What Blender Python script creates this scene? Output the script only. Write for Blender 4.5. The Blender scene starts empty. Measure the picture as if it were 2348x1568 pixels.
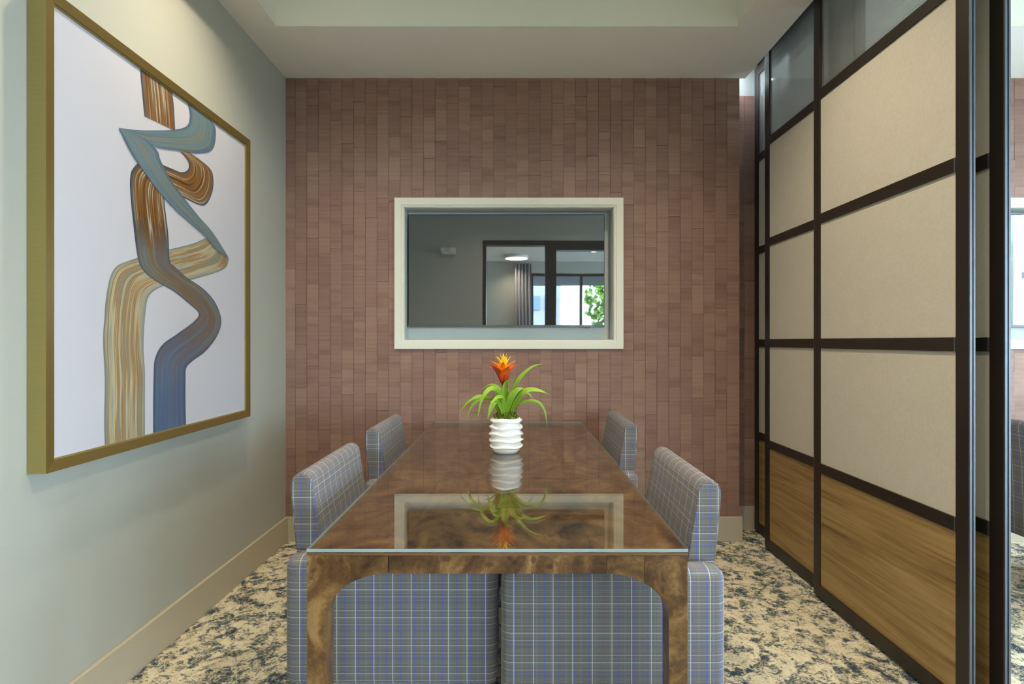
import bpy, bmesh, math, random
from mathutils import Vector, Matrix

# ------------------------------------------------------------------ camera
F = 1250.0            # focal length in pixels of the 2348 px wide frame
VX, VY = 1181.0, 783.0   # vanishing point of the room's long axis
H = 1.2573            # camera height
sc = bpy.context.scene
col = sc.collection
cam_d = bpy.data.cameras.new('camera')
cam = bpy.data.objects.new('camera', cam_d)
col.objects.link(cam)
cam.location = (0, 0, H)
cam.rotation_euler = (math.pi / 2, 0, 0)
cam_d.sensor_width = 36.0
cam_d.lens = F / 2348 * 36.0
cam_d.shift_x = -(VX - 1174) / 2348
cam_d.shift_y = (VY - 784) / 2348
cam_d.clip_start = 0.02
sc.camera = cam

# ------------------------------------------------------------------ light and exposure
sc.view_settings.view_transform = 'Standard'
sc.view_settings.look = 'None'
sc.view_settings.gamma = 1.0
sc.view_settings.use_curve_mapping = False
sc.view_settings.exposure = 1.3
world = bpy.data.worlds.new('sky')
sc.world = world
world.use_nodes = True
bg = world.node_tree.nodes['Background']
bg.inputs[0].default_value = (0.72, 0.86, 1.0, 1)
bg.inputs[1].default_value = 10.0
SPOT_W = 52.0          # booth downlights
SPOT_COL = (1.0, 0.84, 0.60)
LOUNGE_W = 45.0


def portal(name, loc, rot, sx, sy):
    d = bpy.data.lights.new(name, 'AREA')
    d.shape = 'RECTANGLE'
    d.size, d.size_y = sx, sy
    d.cycles.is_portal = True
    o = bpy.data.objects.new(name, d)
    o.location = loc
    o.rotation_euler = rot
    col.objects.link(o)


WIN_Y = -4.5
portal('added_side_window_daylight', (6.42, -2.3, 1.55), (0, math.pi / 2, 0), 2.3, 4.0)  # portal of the unseen lounge side window, added for more daylight
portal('added_booth_window_daylight', (4.93, 1.85, 1.55), (0, math.pi / 2, 0), 2.3, 1.6)  # portal of the unseen window added to brighten the adjoining booth
portal('window_daylight', (3.25, WIN_Y - 0.02, 1.55), (-math.pi / 2, 0, 0), 5.9, 2.3)

# ------------------------------------------------------------------ helpers


def px(x, y, d):
    return Vector(((x - VX) * d / F, d, H - (y - VY) * d / F))


def thing(name, label, cat, loc=(0, 0, 0), rz=0, group=None):
    o = bpy.data.objects.new(name, None)
    o.empty_display_size = 0.05
    col.objects.link(o)
    o.location = loc
    o.rotation_euler = (0, 0, rz)
    tag(o, label, cat, group)
    return o


def tag(o, label=None, cat=None, group=None, kind=None):
    if label: o['label'] = label
    if cat: o['category'] = cat
    if group: o['group'] = group
    if kind: o['kind'] = kind
    return o


def link(name, me, mat=None, parent=None):
    if mat is not None:
        for m in (mat if isinstance(mat, (list, tuple)) else [mat]):
            me.materials.append(m)
    o = bpy.data.objects.new(name, me)
    col.objects.link(o)
    if parent is not None:
        o.parent = parent
    return o


def box_uv(me):
    uvl = me.uv_layers.new(name='UVMap')
    for p in me.polygons:
        n = p.normal
        a = max(range(3), key=lambda i: abs(n[i]))
        for li in p.loop_indices:
            v = me.vertices[me.loops[li].vertex_index].co
            if a == 0: uv = (v.y, v.z)
            elif a == 1: uv = (v.x, v.z)
            else: uv = (v.x, v.y)
            uvl.data[li].uv = uv


def from_bm(name, bm, mat, parent=None, smooth=False, off=True, uv=True):
    me = bpy.data.meshes.new(name)
    bmesh.ops.recalc_face_normals(bm, faces=bm.faces)
    bm.to_mesh(me)
    bm.free()
    me.update()
    if uv and not me.uv_layers:
        box_uv(me)
    if off and parent is not None:
        p = parent
        v = Vector((0, 0, 0))
        while p is not None:
            v += p.location
            p = p.parent
        me.transform(Matrix.Translation(-v))
    if smooth:
        for p in me.polygons: p.use_smooth = True
    return link(name, me, mat, parent)


def bm_box(bm, x0, x1, y0, y1, z0, z1):
    vs = [bm.verts.new((x, y, z)) for x in (x0, x1) for y in (y0, y1) for z in (z0, z1)]
    for f in ((0, 1, 3, 2), (4, 6, 7, 5), (0, 4, 5, 1), (2, 3, 7, 6), (0, 2, 6, 4), (1, 5, 7, 3)):
        bm.faces.new([vs[i] for i in f])


def box(name, x0, x1, y0, y1, z0, z1, mat, parent=None, bevel=0.0, seg=2, smooth=None):
    bm = bmesh.new()
    bm_box(bm, min(x0, x1), max(x0, x1), min(y0, y1), max(y0, y1), min(z0, z1), max(z0, z1))
    if bevel > 0:
        bmesh.ops.bevel(bm, geom=bm.edges[:], offset=bevel, segments=seg, profile=0.5, affect='EDGES')
    return from_bm(name, bm, mat, parent, smooth=(bevel > 0.008) if smooth is None else smooth)


def boxes(name, lst, mat, parent=None):
    bm = bmesh.new()
    for b in lst: bm_box(bm, *b)
    return from_bm(name, bm, mat, parent)


def prism(name, pts, axis, a0, a1, mat, parent=None, bevel=0.0, seg=2, smooth=False):
    """polygon pts (2D) extruded along axis from a0 to a1"""
    bm = bmesh.new()

    def P(p, a):
        if axis == 'y': return (p[0], a, p[1])
        if axis == 'x': return (a, p[0], p[1])
        return (p[0], p[1], a)
    n = len(pts)
    A = [bm.verts.new(P(p, a0)) for p in pts]
    B = [bm.verts.new(P(p, a1)) for p in pts]
    fa = bm.faces.new(A)
    fb = bm.faces.new(B)
    for i in range(n):
        bm.faces.new((A[i], A[(i + 1) % n], B[(i + 1) % n], B[i]))
    if bevel > 0:
        es = list(fa.edges) + list(fb.edges)
        bmesh.ops.bevel(bm, geom=es, offset=bevel, segments=seg, profile=0.5, affect='EDGES')
    return from_bm(name, bm, mat, parent, smooth=smooth)


def tube_bm(bm, pts, r, n=8, closed=False):
    pts = [Vector(p) for p in pts]
    rings = []
    m = len(pts)
    for i, p in enumerate(pts):
        if closed: t = pts[(i + 1) % m] - pts[i - 1]
        else: t = pts[min(i + 1, m - 1)] - pts[max(i - 1, 0)]
        t.normalize()
        u = t.cross(Vector((0.31, 0.23, 0.92)))
        if u.length < 1e-3: u = t.cross(Vector((1, 0, 0)))
        u.normalize()
        w = t.cross(u)
        rr = r[i] if isinstance(r, (list, tuple)) else r
        rings.append([bm.verts.new(p + (u * math.cos(2 * math.pi * k / n) + w * math.sin(2 * math.pi * k / n)) * rr) for k in range(n)])
    for i in range(m if closed else m - 1):
        a, b = rings[i], rings[(i + 1) % m]
        for k in range(n):
            bm.faces.new((a[k], a[(k + 1) % n], b[(k + 1) % n], b[k]))
    if not closed:
        bm.faces.new(rings[0])
        bm.faces.new(rings[-1])


def tube(name, pts, r, mat, parent=None, n=8):
    bm = bmesh.new()
    tube_bm(bm, pts, r, n)
    return from_bm(name, bm, mat, parent, smooth=True)


def lathe(name, prof, mat, parent=None, n=32, center=(0, 0, 0), fn=None):
    bm = bmesh.new()
    rings = []
    for (r, z) in prof:
        ring = []
        for k in range(n):
            a = 2 * math.pi * k / n
            rr, zz = (r, z) if fn is None else fn(r, z, a)
            ring.append(bm.verts.new((center[0] + rr * math.cos(a), center[1] + rr * math.sin(a), center[2] + zz)))
        rings.append(ring)
    for i in range(len(rings) - 1):
        a, b = rings[i], rings[i + 1]
        for k in range(n):
            bm.faces.new((a[k], a[(k + 1) % n], b[(k + 1) % n], b[k]))
    bm.faces.new(rings[0])
    bm.faces.new(rings[-1])
    return from_bm(name, bm, mat, parent, smooth=True)


def catmull(pts, n):
    """resample control points (any dimension tuples) with Catmull-Rom, n samples per span"""
    out = []
    P = [Vector(p) for p in pts]
    for i in range(len(P) - 1):
        p0 = P[i - 1] if i > 0 else P[i] * 2 - P[i + 1]
        p1, p2 = P[i], P[i + 1]
        p3 = P[i + 2] if i + 2 < len(P) else P[i + 1] * 2 - P[i]
        for k in range(n):
            t = k / n
            out.append(0.5 * ((2 * p1) + (p2 - p0) * t + (2 * p0 - 5 * p1 + 4 * p2 - p3) * t * t + (3 * p1 - p0 - 3 * p2 + p3) * t ** 3))
    out.append(P[-1])
    return out


def s2l(c):
    c = c / 255.0
    return c / 12.92 if c <= 0.04045 else ((c + 0.055) / 1.055) ** 2.4


def rgb(r, g, b):
    return (s2l(r), s2l(g), s2l(b), 1.0)

# ------------------------------------------------------------------ materials


class NT:
    def __init__(self, name):
        self.m = bpy.data.materials.new(name)
        self.m.use_nodes = True
        self.t = self.m.node_tree
        self.b = self.t.nodes['Principled BSDF']
        self.out = self.t.nodes['Material Output']

    def n(self, typ, **kw):
        nd = self.t.nodes.new(typ)
        for k, v in kw.items():
            setattr(nd, k, v)
        return nd

    def l(self, a, b):
        self.t.links.new(a, b)

    def val(self, sock, v):
        if hasattr(v, 'default_value') or isinstance(v, bpy.types.NodeSocket): self.l(v, sock)
        else: sock.default_value = v

    def math(self, op, a, b=None, clamp=False):
        nd = self.n('ShaderNodeMath', operation=op, use_clamp=clamp)
        self.val(nd.inputs[0], a)
        if b is not None: self.val(nd.inputs[1], b)
        return nd.outputs[0]

    def mix(self, fac, a, b, blend='MIX'):
        nd = self.n('ShaderNodeMix', data_type='RGBA', blend_type=blend)
        self.val(nd.inputs[0], fac)
        self.val(nd.inputs[6], a)
        self.val(nd.inputs[7], b)
        return nd.outputs[2]

    def ramp(self, fac, stops, interp='LINEAR'):
        nd = self.n('ShaderNodeValToRGB')
        cr = nd.color_ramp
        cr.interpolation = interp
        while len(cr.elements) < len(stops): cr.elements.new(0.5)
        for e, (p, c) in zip(cr.elements, stops):
            e.position = p
            e.color = c if isinstance(c, tuple) else (c, c, c, 1)
        self.l(fac, nd.inputs[0])
        return nd.outputs[0]

    def coord(self, kind='Object', scale=(1, 1, 1), rnd=False):
        if kind == 'Position': o = self.n('ShaderNodeNewGeometry').outputs['Position']
        else: o = self.n('ShaderNodeTexCoord').outputs[kind]
        mp = self.n('ShaderNodeMapping')
        mp.inputs['Scale'].default_value = scale
        self.l(o, mp.inputs[0])
        o = mp.outputs[0]
        if rnd:
            oi = self.n('ShaderNodeObjectInfo')
            mu = self.math('MULTIPLY', oi.outputs['Random'], 57.3)
            cx = self.n('ShaderNodeCombineXYZ')
            self.l(mu, cx.inputs[0]); self.l(self.math('MULTIPLY', mu, 1.7), cx.inputs[1]); self.l(self.math('MULTIPLY', mu, 0.6), cx.inputs[2])
            ad = self.n('ShaderNodeVectorMath', operation='ADD')
            self.l(o, ad.inputs[0]); self.l(cx.outputs[0], ad.inputs[1])
            o = ad.outputs[0]
        return o

    def noise(self, vec, scale, detail=2.0, rough=0.5, dist=0.0):
        nd = self.n('ShaderNodeTexNoise')
        nd.inputs['Scale'].default_value = scale
        nd.inputs['Detail'].default_value = detail
        nd.inputs['Roughness'].default_value = rough
        nd.inputs['Distortion'].default_value = dist
        self.l(vec, nd.inputs['Vector'])
        return nd.outputs['Fac']

    def bump(self, h, strength=0.2, dist=0.002):
        nd = self.n('ShaderNodeBump')
        nd.inputs['Strength'].default_value = strength
        nd.inputs['Distance'].default_value = dist
        self.l(h, nd.inputs['Height'])
        self.l(nd.outputs[0], self.b.inputs['Normal'])

    def set(self, color=None, rough=None, metal=None, spec=None, coat=None, coat_rough=None, emit=None, estr=None):
        b = self.b
        if color is not None: self.val(b.inputs['Base Color'], color)
        if rough is not None: self.val(b.inputs['Roughness'], rough)
        if metal is not None: b.inputs['Metallic'].default_value = metal
        if spec is not None: b.inputs['Specular IOR Level'].default_value = spec
        if coat is not None: b.inputs['Coat Weight'].default_value = coat
        if coat_rough is not None: b.inputs['Coat Roughness'].default_value = coat_rough
        if emit is not None:
            b.inputs['Emission Color'].default_value = emit
            b.inputs['Emission Strength'].default_value = estr
        return self.m


def paint(name, c, rough=0.6, bump=0.15, sc_=220, spec=0.3):
    t = NT(name)
    v = t.coord('Position')
    n1 = t.noise(v, sc_, 3)
    n2 = t.noise(v, 1.3, 2)
    cc = t.mix(t.math('MULTIPLY', n2, 0.12), c, tuple(x * 0.86 for x in c[:3]) + (1,))
    t.bump(n1, bump, 0.0015)
    return t.set(cc, rough, spec=spec)


def plain(name, c, rough=0.5, metal=0.0, spec=0.5, nscale=60, amt=0.12):
    t = NT(name)
    v = t.coord('Object')
    n = t.noise(v, nscale, 3)
    cc = t.mix(t.math('MULTIPLY', n, amt * 2), c, tuple(x * 0.7 for x in c[:3]) + (1,))
    return t.set(cc, rough, metal, spec)


M = {}
M['wall'] = paint('wall_paint', rgb(178, 180, 172), 0.62, 0.25)
M['ceiling'] = paint('ceiling_paint', rgb(236, 235, 232), 0.8, 0.2, 260)
M['tray'] = paint('tray_paint', rgb(226, 226, 214), 0.7, 0.05)
M['trim'] = plain('trim_paint', rgb(228, 225, 210), 0.35, 0, 0.45, 30, 0.03)
M['niche'] = plain('niche_paint', rgb(205, 210, 206), 0.35, 0, 0.5, 20, 0.03)
M['baseboard'] = plain('baseboard_paint', rgb(186, 177, 157), 0.4, 0, 0.4, 20, 0.04)
M['frame_dark'] = plain('bronze_aluminium', rgb(52, 44, 38), 0.38, 0.35, 0.5, 40, 0.1)
M['alu'] = plain('edge_aluminium', rgb(112, 120, 130), 0.45, 0.8, 0.5, 40, 0.05)
M['black'] = plain('black_plastic', rgb(22, 22, 25), 0.35, 0, 0.5)
M['white_plastic'] = plain('white_plastic', rgb(225, 225, 220), 0.4)
M['ceramic'] = plain('glazed_ceramic', rgb(246, 246, 242), 0.12, 0, 0.6, 10, 0.02)
M['soil'] = plain('soil', rgb(60, 48, 30), 0.9)


def m_tile():
    t = NT('ribbed_wall_plank')
    g = t.n('ShaderNodeNewGeometry')
    sx = t.n('ShaderNodeSeparateXYZ'); t.l(g.outputs['Position'], sx.inputs[0])
    oi = t.n('ShaderNodeObjectInfo')
    rnd = oi.outputs['Random']
    v = t.coord('Position', (2, 2, 17), rnd=True)
    n1 = t.noise(v, 1.0, 3, 0.55)
    v2 = t.coord('Position', (0.5, 0.5, 130), rnd=True)
    n2 = t.noise(v2, 1.0, 2, 0.6)
    base = t.ramp(rnd, [(0.0, rgb(140, 109, 98)), (0.4, rgb(148, 117, 105)), (0.75, rgb(153, 122, 107)), (1.0, rgb(160, 130, 115))])
    c = t.mix(t.ramp(n1, [(0.3, 0.6), (0.52, 0.0)]), base, rgb(112, 82, 68))
    c = t.mix(t.math('MULTIPLY', n2, 0.3), c, rgb(165, 126, 110))
    # fine horizontal ribs
    fr = t.math('FRACT', t.math('MULTIPLY', sx.outputs[2], 125.0))
    rib = t.math('ABSOLUTE', t.math('SUBTRACT', fr, 0.5))
    c = t.mix(t.ramp(rib, [(0.30, 0.0), (0.48, 0.42)]), c, rgb(88, 60, 56))
    t.bump(t.math('SUBTRACT', 0.5, rib), 0.5, 0.002)
    return t.set(c, 0.5, spec=0.35)


M['plank'] = m_tile()
M['plank_gap'] = plain('plank_joint', rgb(92, 62, 50), 0.7)


def m_carpet():
    t = NT('distressed_carpet')
    v = t.coord('Position', (1, 1, 1))
    big = t.noise(v, 5.5, 3, 0.55, 2.0)
    mid = t.noise(v, 24, 5, 0.72, 1.0)
    fine = t.noise(v, 110, 3, 0.7)
    f2 = t.noise(v, 420, 2)
    s = t.math('ADD', t.math('MULTIPLY', big, 0.8), t.math('MULTIPLY', mid, 1.0))
    s = t.math('ADD', s, t.math('MULTIPLY', fine, 0.55))
    s = t.math('DIVIDE', s, 2.35)
    c = t.ramp(s, [(0.0, rgb(46, 56, 72)), (0.435, rgb(66, 78, 92)), (0.462, rgb(112, 122, 126)),
                   (0.488, rgb(152, 152, 140)), (0.506, rgb(228, 218, 190)), (0.60, rgb(248, 240, 216)), (1.0, rgb(246, 236, 208))])
    # scrolling outlines
    ring = t.noise(v, 6.0, 2, 0.5, 2.5)
    ln = t.math('ABSOLUTE', t.math('SUBTRACT', ring, 0.5))
    c = t.mix(t.ramp(ln, [(0.0, 0.55), (0.012, 0.45), (0.022, 0.0)]), c, rgb(214, 200, 160))
    c = t.mix(t.math('MULTIPLY', f2, 0.14), c, rgb(90, 90, 88))
    t.bump(t.math('ADD', fine, f2), 0.8, 0.006)
    return t.set(c, 0.95, spec=0.1)


M['carpet'] = m_carpet()


def m_plaid():
    t = NT('plaid_wool')
    uv = t.n('ShaderNodeTexCoord').outputs['UV']
    sp = t.n('ShaderNodeSeparateXYZ'); t.l(uv, sp.inputs[0])
    u, v = sp.outputs[0], sp.outputs[1]

    def line(c, pitch, off, w):
        f = t.math('FRACT', t.math('ADD', t.math('MULTIPLY', c, 1.0 / pitch), off))
        a = t.math('ABSOLUTE', t.math('SUBTRACT', f, 0.5))
        return t.math('LESS_THAN', a, w / pitch * 0.5)
    n1 = t.noise(uv, 700, 2, 0.7)
    n2 = t.noise(uv, 1500, 1, 0.5)
    n3 = t.noise(uv, 18, 2)
    base = t.ramp(n1, [(0.28, rgb(68, 65, 65)), (0.5, rgb(103, 98, 96)), (0.72, rgb(146, 140, 136))])
    base = t.mix(t.math('MULTIPLY', n3, 0.3), base, rgb(112, 100, 98))
    broken = t.ramp(n2, [(0.3, 0.55), (0.6, 1.0)])

    def put(c, mask, colr, amt):
        return t.mix(t.math('MULTIPLY', t.math('MULTIPLY', mask, broken), amt), c, colr)
    c = base
    c = put(c, line(u, 0.0410, 0.25, 0.0035), rgb(112, 138, 136), 0.35)
    c = put(c, line(v, 0.0410, 0.70, 0.0035), rgb(112, 138, 136), 0.35)
    c = put(c, line(v, 0.0205, 0.2, 0.002), rgb(140, 150, 160), 0.35)
    c = put(c, line(u, 0.0410, 0.78, 0.0030), rgb(58, 86, 196), 0.62)
    c = put(c, line(v, 0.0820, 0.45, 0.0026), rgb(74, 92, 176), 0.42)
    c = put(c, line(v, 0.0410, 0.1, 0.0022), rgb(184, 190, 200), 0.42)
    c = put(c, line(v, 0.0820, 0.05, 0.0022), rgb(212, 214, 216), 0.5)
    c = put(c, line(u, 0.0546, 0.4, 0.0024), rgb(218, 220, 220), 0.58)
    t.bump(n1, 0.3, 0.0015)
    m = t.set(c, 0.9, spec=0.15)
    t.b.inputs['Sheen Weight'].default_value = 0.15
    return m


M['plaid'] = m_plaid()


def m_burl(name, gloss=0.25, tint=1.0, stretch=(1, 1, 1), spec=0.5, dark=(72, 47, 27)):
    t = NT(name)
    oi = t.n('ShaderNodeObjectInfo')
    v = t.coord('Object', stretch, rnd=True)
    n1 = t.noise(v, 5.5, 5, 0.6, 2.8)
    n2 = t.noise(v, 34, 6, 0.7, 3.0)
    vo = t.n('ShaderNodeTexVoronoi')
    vo.inputs['Scale'].default_value = 24
    dv = t.n('ShaderNodeVectorMath', operation='ADD')
    cn = t.n('ShaderNodeTexNoise'); cn.inputs['Scale'].default_value = 14; cn.inputs['Detail'].default_value = 4
    t.l(v, cn.inputs['Vector'])
    sv = t.n('ShaderNodeVectorMath', operation='SCALE'); sv.inputs['Scale'].default_value = 0.08
    t.l(cn.outputs['Color'], sv.inputs[0])
    t.l(v, dv.inputs[0]); t.l(sv.outputs[0], dv.inputs[1])
    t.l(dv.outputs[0], vo.inputs['Vector'])
    eyes = t.ramp(vo.outputs['Distance'], [(0.0, 1.0), (0.16, 0.85), (0.3, 0.0)])
    # eyes only in burl clusters
    cl = t.ramp(t.noise(v, 4.0, 2), [(0.42, 0.0), (0.52, 1.0)])
    s = t.math('ADD', t.math('MULTIPLY', n1, 0.72), t.math('MULTIPLY', n2, 0.28))
    k = tint
    c = t.ramp(s, [(0.36, rgb(*dark)), (0.45, rgb(98 * k, 67 * k, 38 * k)), (0.53, rgb(128 * k, 92 * k, 54 * k)), (0.64, rgb(160 * k, 124 * k, 78 * k))])
    c = t.mix(t.math('MULTIPLY', t.math('MULTIPLY', eyes, cl), 0.75), c, rgb(58, 32, 20))
    tone = t.ramp(oi.outputs['Random'], [(0.0, 0.62), (1.0, 1.1)])
    c = t.mix(1.0, c, tone, 'MULTIPLY')
    return t.set(c, gloss, spec=spec)


M['edge_wood'] = plain('edge_band', rgb(118, 82, 50), 0.4)
M['burl'] = m_burl('burl_veneer', 0.28)
M['burl_top'] = m_burl('burl_veneer_top', 0.5, 0.94, (0.9, 0.6, 1), 0.2, (42, 26, 16))


def m_wood():
    t = NT('straight_grain_laminate')
    v = t.coord('Position', (4, 0.9, 17))
    n1 = t.noise(v, 1.0, 4, 0.6, 0.6)
    v2 = t.coord('Position', (10, 4, 170))
    n2 = t.noise(v2, 1.0, 4, 0.65, 0.3)
    s = t.math('ADD', t.math('MULTIPLY', n1, 0.6), t.math('MULTIPLY', n2, 0.4))
    c = t.ramp(s, [(0.34, rgb(100, 78, 48)), (0.46, rgb(144, 116, 72)), (0.56, rgb(164, 136, 90)), (0.7, rgb(178, 152, 106))])
    return t.set(c, 0.42, spec=0.35)


M['wood_panel'] = m_wood()


def m_linen():
    t = NT('rice_paper_panel')
    v = t.coord('Position')
    n1 = t.noise(v, 90, 4, 0.7)
    n2 = t.noise(v, 14, 3, 0.6)
    c = t.mix(n1, rgb(184, 178, 166), rgb(214, 209, 198))
    c = t.mix(t.math('MULTIPLY', n2, 0.35), c, rgb(180, 172, 158))
    return t.set(c, 0.75, spec=0.2)


M['linen'] = m_linen()


def m_gold(name, c, rough):
    t = NT(name)
    v = t.coord('Position', (1, 60, 60))
    n = t.noise(v, 8, 3)
    cc = t.mix(t.math('MULTIPLY', n, 0.4), c, tuple(x * 0.55 for x in c[:3]) + (1,))
    return t.set(cc, rough, 0.55, 0.4)


M['gold'] = m_gold('brushed_gold', rgb(176, 159, 98), 0.42)
M['gold_dark'] = m_gold('antiqued_gold_face', rgb(140, 118, 68), 0.4)


def m_canvas():
    t = NT('canvas')
    v = t.coord('Position', (1, 1, 1))
    n = t.noise(v, 500, 2)
    t.bump(n, 0.15, 0.001)
    return t.set(t.mix(t.math('MULTIPLY', n, 0.1), rgb(192, 192, 203), rgb(180, 180, 190)), 0.7, spec=0.2)


M['canvas'] = m_canvas()


def m_stroke(name, stops, alpha_lo, alpha_hi, edge, seed, tail=None, fade=None):
    """brushed paint: u across the stroke (0..1), v along it in metres"""
    t = NT(name)
    uv = t.n('ShaderNodeTexCoord').outputs['UV']
    mp = t.n('ShaderNodeMapping')
    mp.inputs['Scale'].default_value = (14, 0.55, 1)
    mp.inputs['Location'].default_value = (seed, seed * 0.37, 0)
    t.l(uv, mp.inputs[0])
    n1 = t.noise(mp.outputs[0], 1.0, 5, 0.65)
    mp2 = t.n('ShaderNodeMapping')
    mp2.inputs['Scale'].default_value = (5, 2.2, 1)
    mp2.inputs['Location'].default_value = (seed * 3, seed, 0)
    t.l(uv, mp2.inputs[0])
    n2 = t.noise(mp2.outputs[0], 1.0, 2, 0.5)
    mp3 = t.n('ShaderNodeMapping')
    mp3.inputs['Scale'].default_value = (46, 1.4, 1)
    t.l(uv, mp3.inputs[0])
    n3 = t.noise(mp3.outputs[0], 1.0, 3, 0.6)
    s = t.math('ADD', t.math('MULTIPLY', n1, 0.5), t.math('MULTIPLY', n2, 0.5))
    s = t.math('ADD', t.math('MULTIPLY', s, 0.7), t.math('MULTIPLY', n3, 0.3))
    c = t.ramp(s, stops)
    sp = t.n('ShaderNodeSeparateXYZ'); t.l(uv, sp.inputs[0])
    e = t.math('ABSOLUTE', t.math('SUBTRACT', sp.outputs[0], 0.5))
    if tail:
        tf = t.ramp(t.math('DIVIDE', sp.outputs[1], 3.0), [(tail[0] / 3, 0.0), (tail[1] / 3, 0.8)])
        tf = t.math('MULTIPLY', tf, t.ramp(n3, [(0.38, 1.0), (0.62, 0.55)]))
        c = t.mix(tf, c, tail[2])
    ef = t.ramp(e, [(0.40, 0.0), (0.485, 0.85)])
    c = t.mix(ef, c, edge)
    a = t.ramp(n3, [(0.32, alpha_lo), (0.6, alpha_hi)])
    a = t.math('ADD', a, t.math('MULTIPLY', ef, 0.4), clamp=True)
    if fade:
        a = t.math('MULTIPLY', a, t.ramp(t.math('DIVIDE', sp.outputs[1], 3.0), [(fade[0] / 3, 1.0), (fade[1] / 3, 0.0)]))
    t.l(a, t.b.inputs['Alpha'])
    return t.set(c, 0.45, spec=0.3)


M['paint_blue'] = m_stroke('slate_blue_brush', [(0.32, rgb(58, 80, 104)), (0.46, rgb(96, 122, 140)), (0.54, rgb(112, 132, 136)), (0.60, rgb(140, 118, 74)), (0.68, rgb(104, 128, 144))], 0.80, 0.93, rgb(70, 92, 116), 3.1)
M['paint_brown'] = m_stroke('umber_brush', [(0.34, rgb(52, 50, 44)), (0.42, rgb(92, 60, 30)), (0.49, rgb(134, 92, 46)), (0.53, rgb(118, 104, 76)), (0.56, rgb(222, 214, 200)), (0.59, rgb(112, 80, 44)), (0.66, rgb(80, 96, 104))], 0.72, 0.97, rgb(60, 78, 92), 7.7, None, (0.68, 0.83))
M['paint_tan'] = m_stroke('olive_tan_brush', [(0.34, rgb(104, 122, 122)), (0.44, rgb(140, 142, 122)), (0.49, rgb(158, 118, 62)), (0.53, rgb(196, 184, 150)), (0.58, rgb(132, 146, 142)), (0.66, rgb(228, 222, 206))], 0.6, 0.92, rgb(104, 122, 124), 12.3)
M['paint_mix'] = m_stroke('blue_umber_brush', [(0.34, rgb(52, 74, 104)), (0.43, rgb(88, 108, 122)), (0.49, rgb(122, 84, 44)), (0.54, rgb(112, 116, 104)), (0.60, rgb(92, 118, 140)), (0.68, rgb(64, 92, 128))], 0.82, 0.97, rgb(56, 74, 98), 21.9, (1.25, 1.8, rgb(62, 104, 152)))


def m_glass(name, tint, ior, rough=0.0, minr=0.0, ribs=False):
    t = NT(name)
    t.t.nodes.remove(t.b)
    tr = t.n('ShaderNodeBsdfTransparent'); tr.inputs[0].default_value = tint
    gl = t.n('ShaderNodeBsdfGlossy'); gl.inputs['Roughness'].default_value = rough
    lw = t.n('ShaderNodeLayerWeight'); lw.inputs['Blend'].default_value = 0.5
    f0 = ((ior - 1) / (ior + 1)) ** 2
    p5 = t.math('POWER', lw.outputs['Facing'], 5.0)
    fac = t.math('ADD', t.math('MULTIPLY', p5, 1.0 - f0), f0 + minr, clamp=True)
    if ribs:
        g = t.n('ShaderNodeNewGeometry')
        sx = t.n('ShaderNodeSeparateXYZ'); t.l(g.outputs['Position'], sx.inputs[0])
        f = t.math('FRACT', t.math('MULTIPLY', sx.outputs[2], 110.0))
        a = t.math('ABSOLUTE', t.math('SUBTRACT', f, 0.5))
        tc = t.mix(t.ramp(a, [(0.2, 0.0), (0.45, 1.0)]), tint, tuple(x * 0.62 for x in tint[:3]) + (1,))
        t.l(tc, tr.inputs[0])
    base = tr.outputs[0]
    if ribs:       # the ribs scatter part of the light
        df = t.n('ShaderNodeBsdfDiffuse'); df.inputs[0].default_value = (0.62, 0.62, 0.6, 1)
        tl = t.n('ShaderNodeBsdfTranslucent'); tl.inputs[0].default_value = (0.62, 0.62, 0.6, 1)
        h = t.n('ShaderNodeMixShader'); h.inputs[0].default_value = 0.5
        t.l(df.outputs[0], h.inputs[1]); t.l(tl.outputs[0], h.inputs[2])
        h2 = t.n('ShaderNodeMixShader'); h2.inputs[0].default_value = 0.26
        t.l(tr.outputs[0], h2.inputs[1]); t.l(h.outputs[0], h2.inputs[2])
        base = h2.outputs[0]
    mx = t.n('ShaderNodeMixShader')
    t.l(fac, mx.inputs[0]); t.l(base, mx.inputs[1]); t.l(gl.outputs[0], mx.inputs[2])
    t.l(mx.outputs[0], t.out.inputs[0])
    return t.m


M['glass_top'] = m_glass('table_glass', (0.95, 0.97, 0.96, 1), 1.9, 0.0, 0.04)
M['glass_edge'] = plain('glass_edge', rgb(150, 172, 176), 0.15, 0, 0.6, 30, 0.05)
M['reeded'] = m_glass('reeded_glass', (0.84, 0.85, 0.84, 1), 1.45, 0.12, 0.02, True)
M['pane'] = m_glass('window_glass', (0.93, 0.96, 0.96, 1), 1.35, 0.0, 0.0)


def m_screen():
    t = NT('tv_screen')
    t.t.nodes.remove(t.b)
    df = t.n('ShaderNodeBsdfDiffuse'); df.inputs[0].default_value = (0.03, 0.031, 0.034, 1)
    gl = t.n('ShaderNodeBsdfGlossy'); gl.inputs['Roughness'].default_value = 0.015
    gl.inputs[0].default_value = (0.95, 0.97, 1, 1)
    v = t.coord('Position')
    bn = t.n('ShaderNodeBump'); bn.inputs['Strength'].default_value = 0.04; bn.inputs['Distance'].default_value = 0.01
    t.l(t.noise(v, 2.2, 1), bn.inputs['Height']); t.l(bn.outputs[0], gl.inputs['Normal'])
    mx = t.n('ShaderNodeMixShader'); mx.inputs[0].default_value = 0.30
    t.l(df.outputs[0], mx.inputs[1]); t.l(gl.outputs[0], mx.inputs[2])
    t.l(mx.outputs[0], t.out.inputs[0])
    return t.m


M['screen'] = m_screen()


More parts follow.
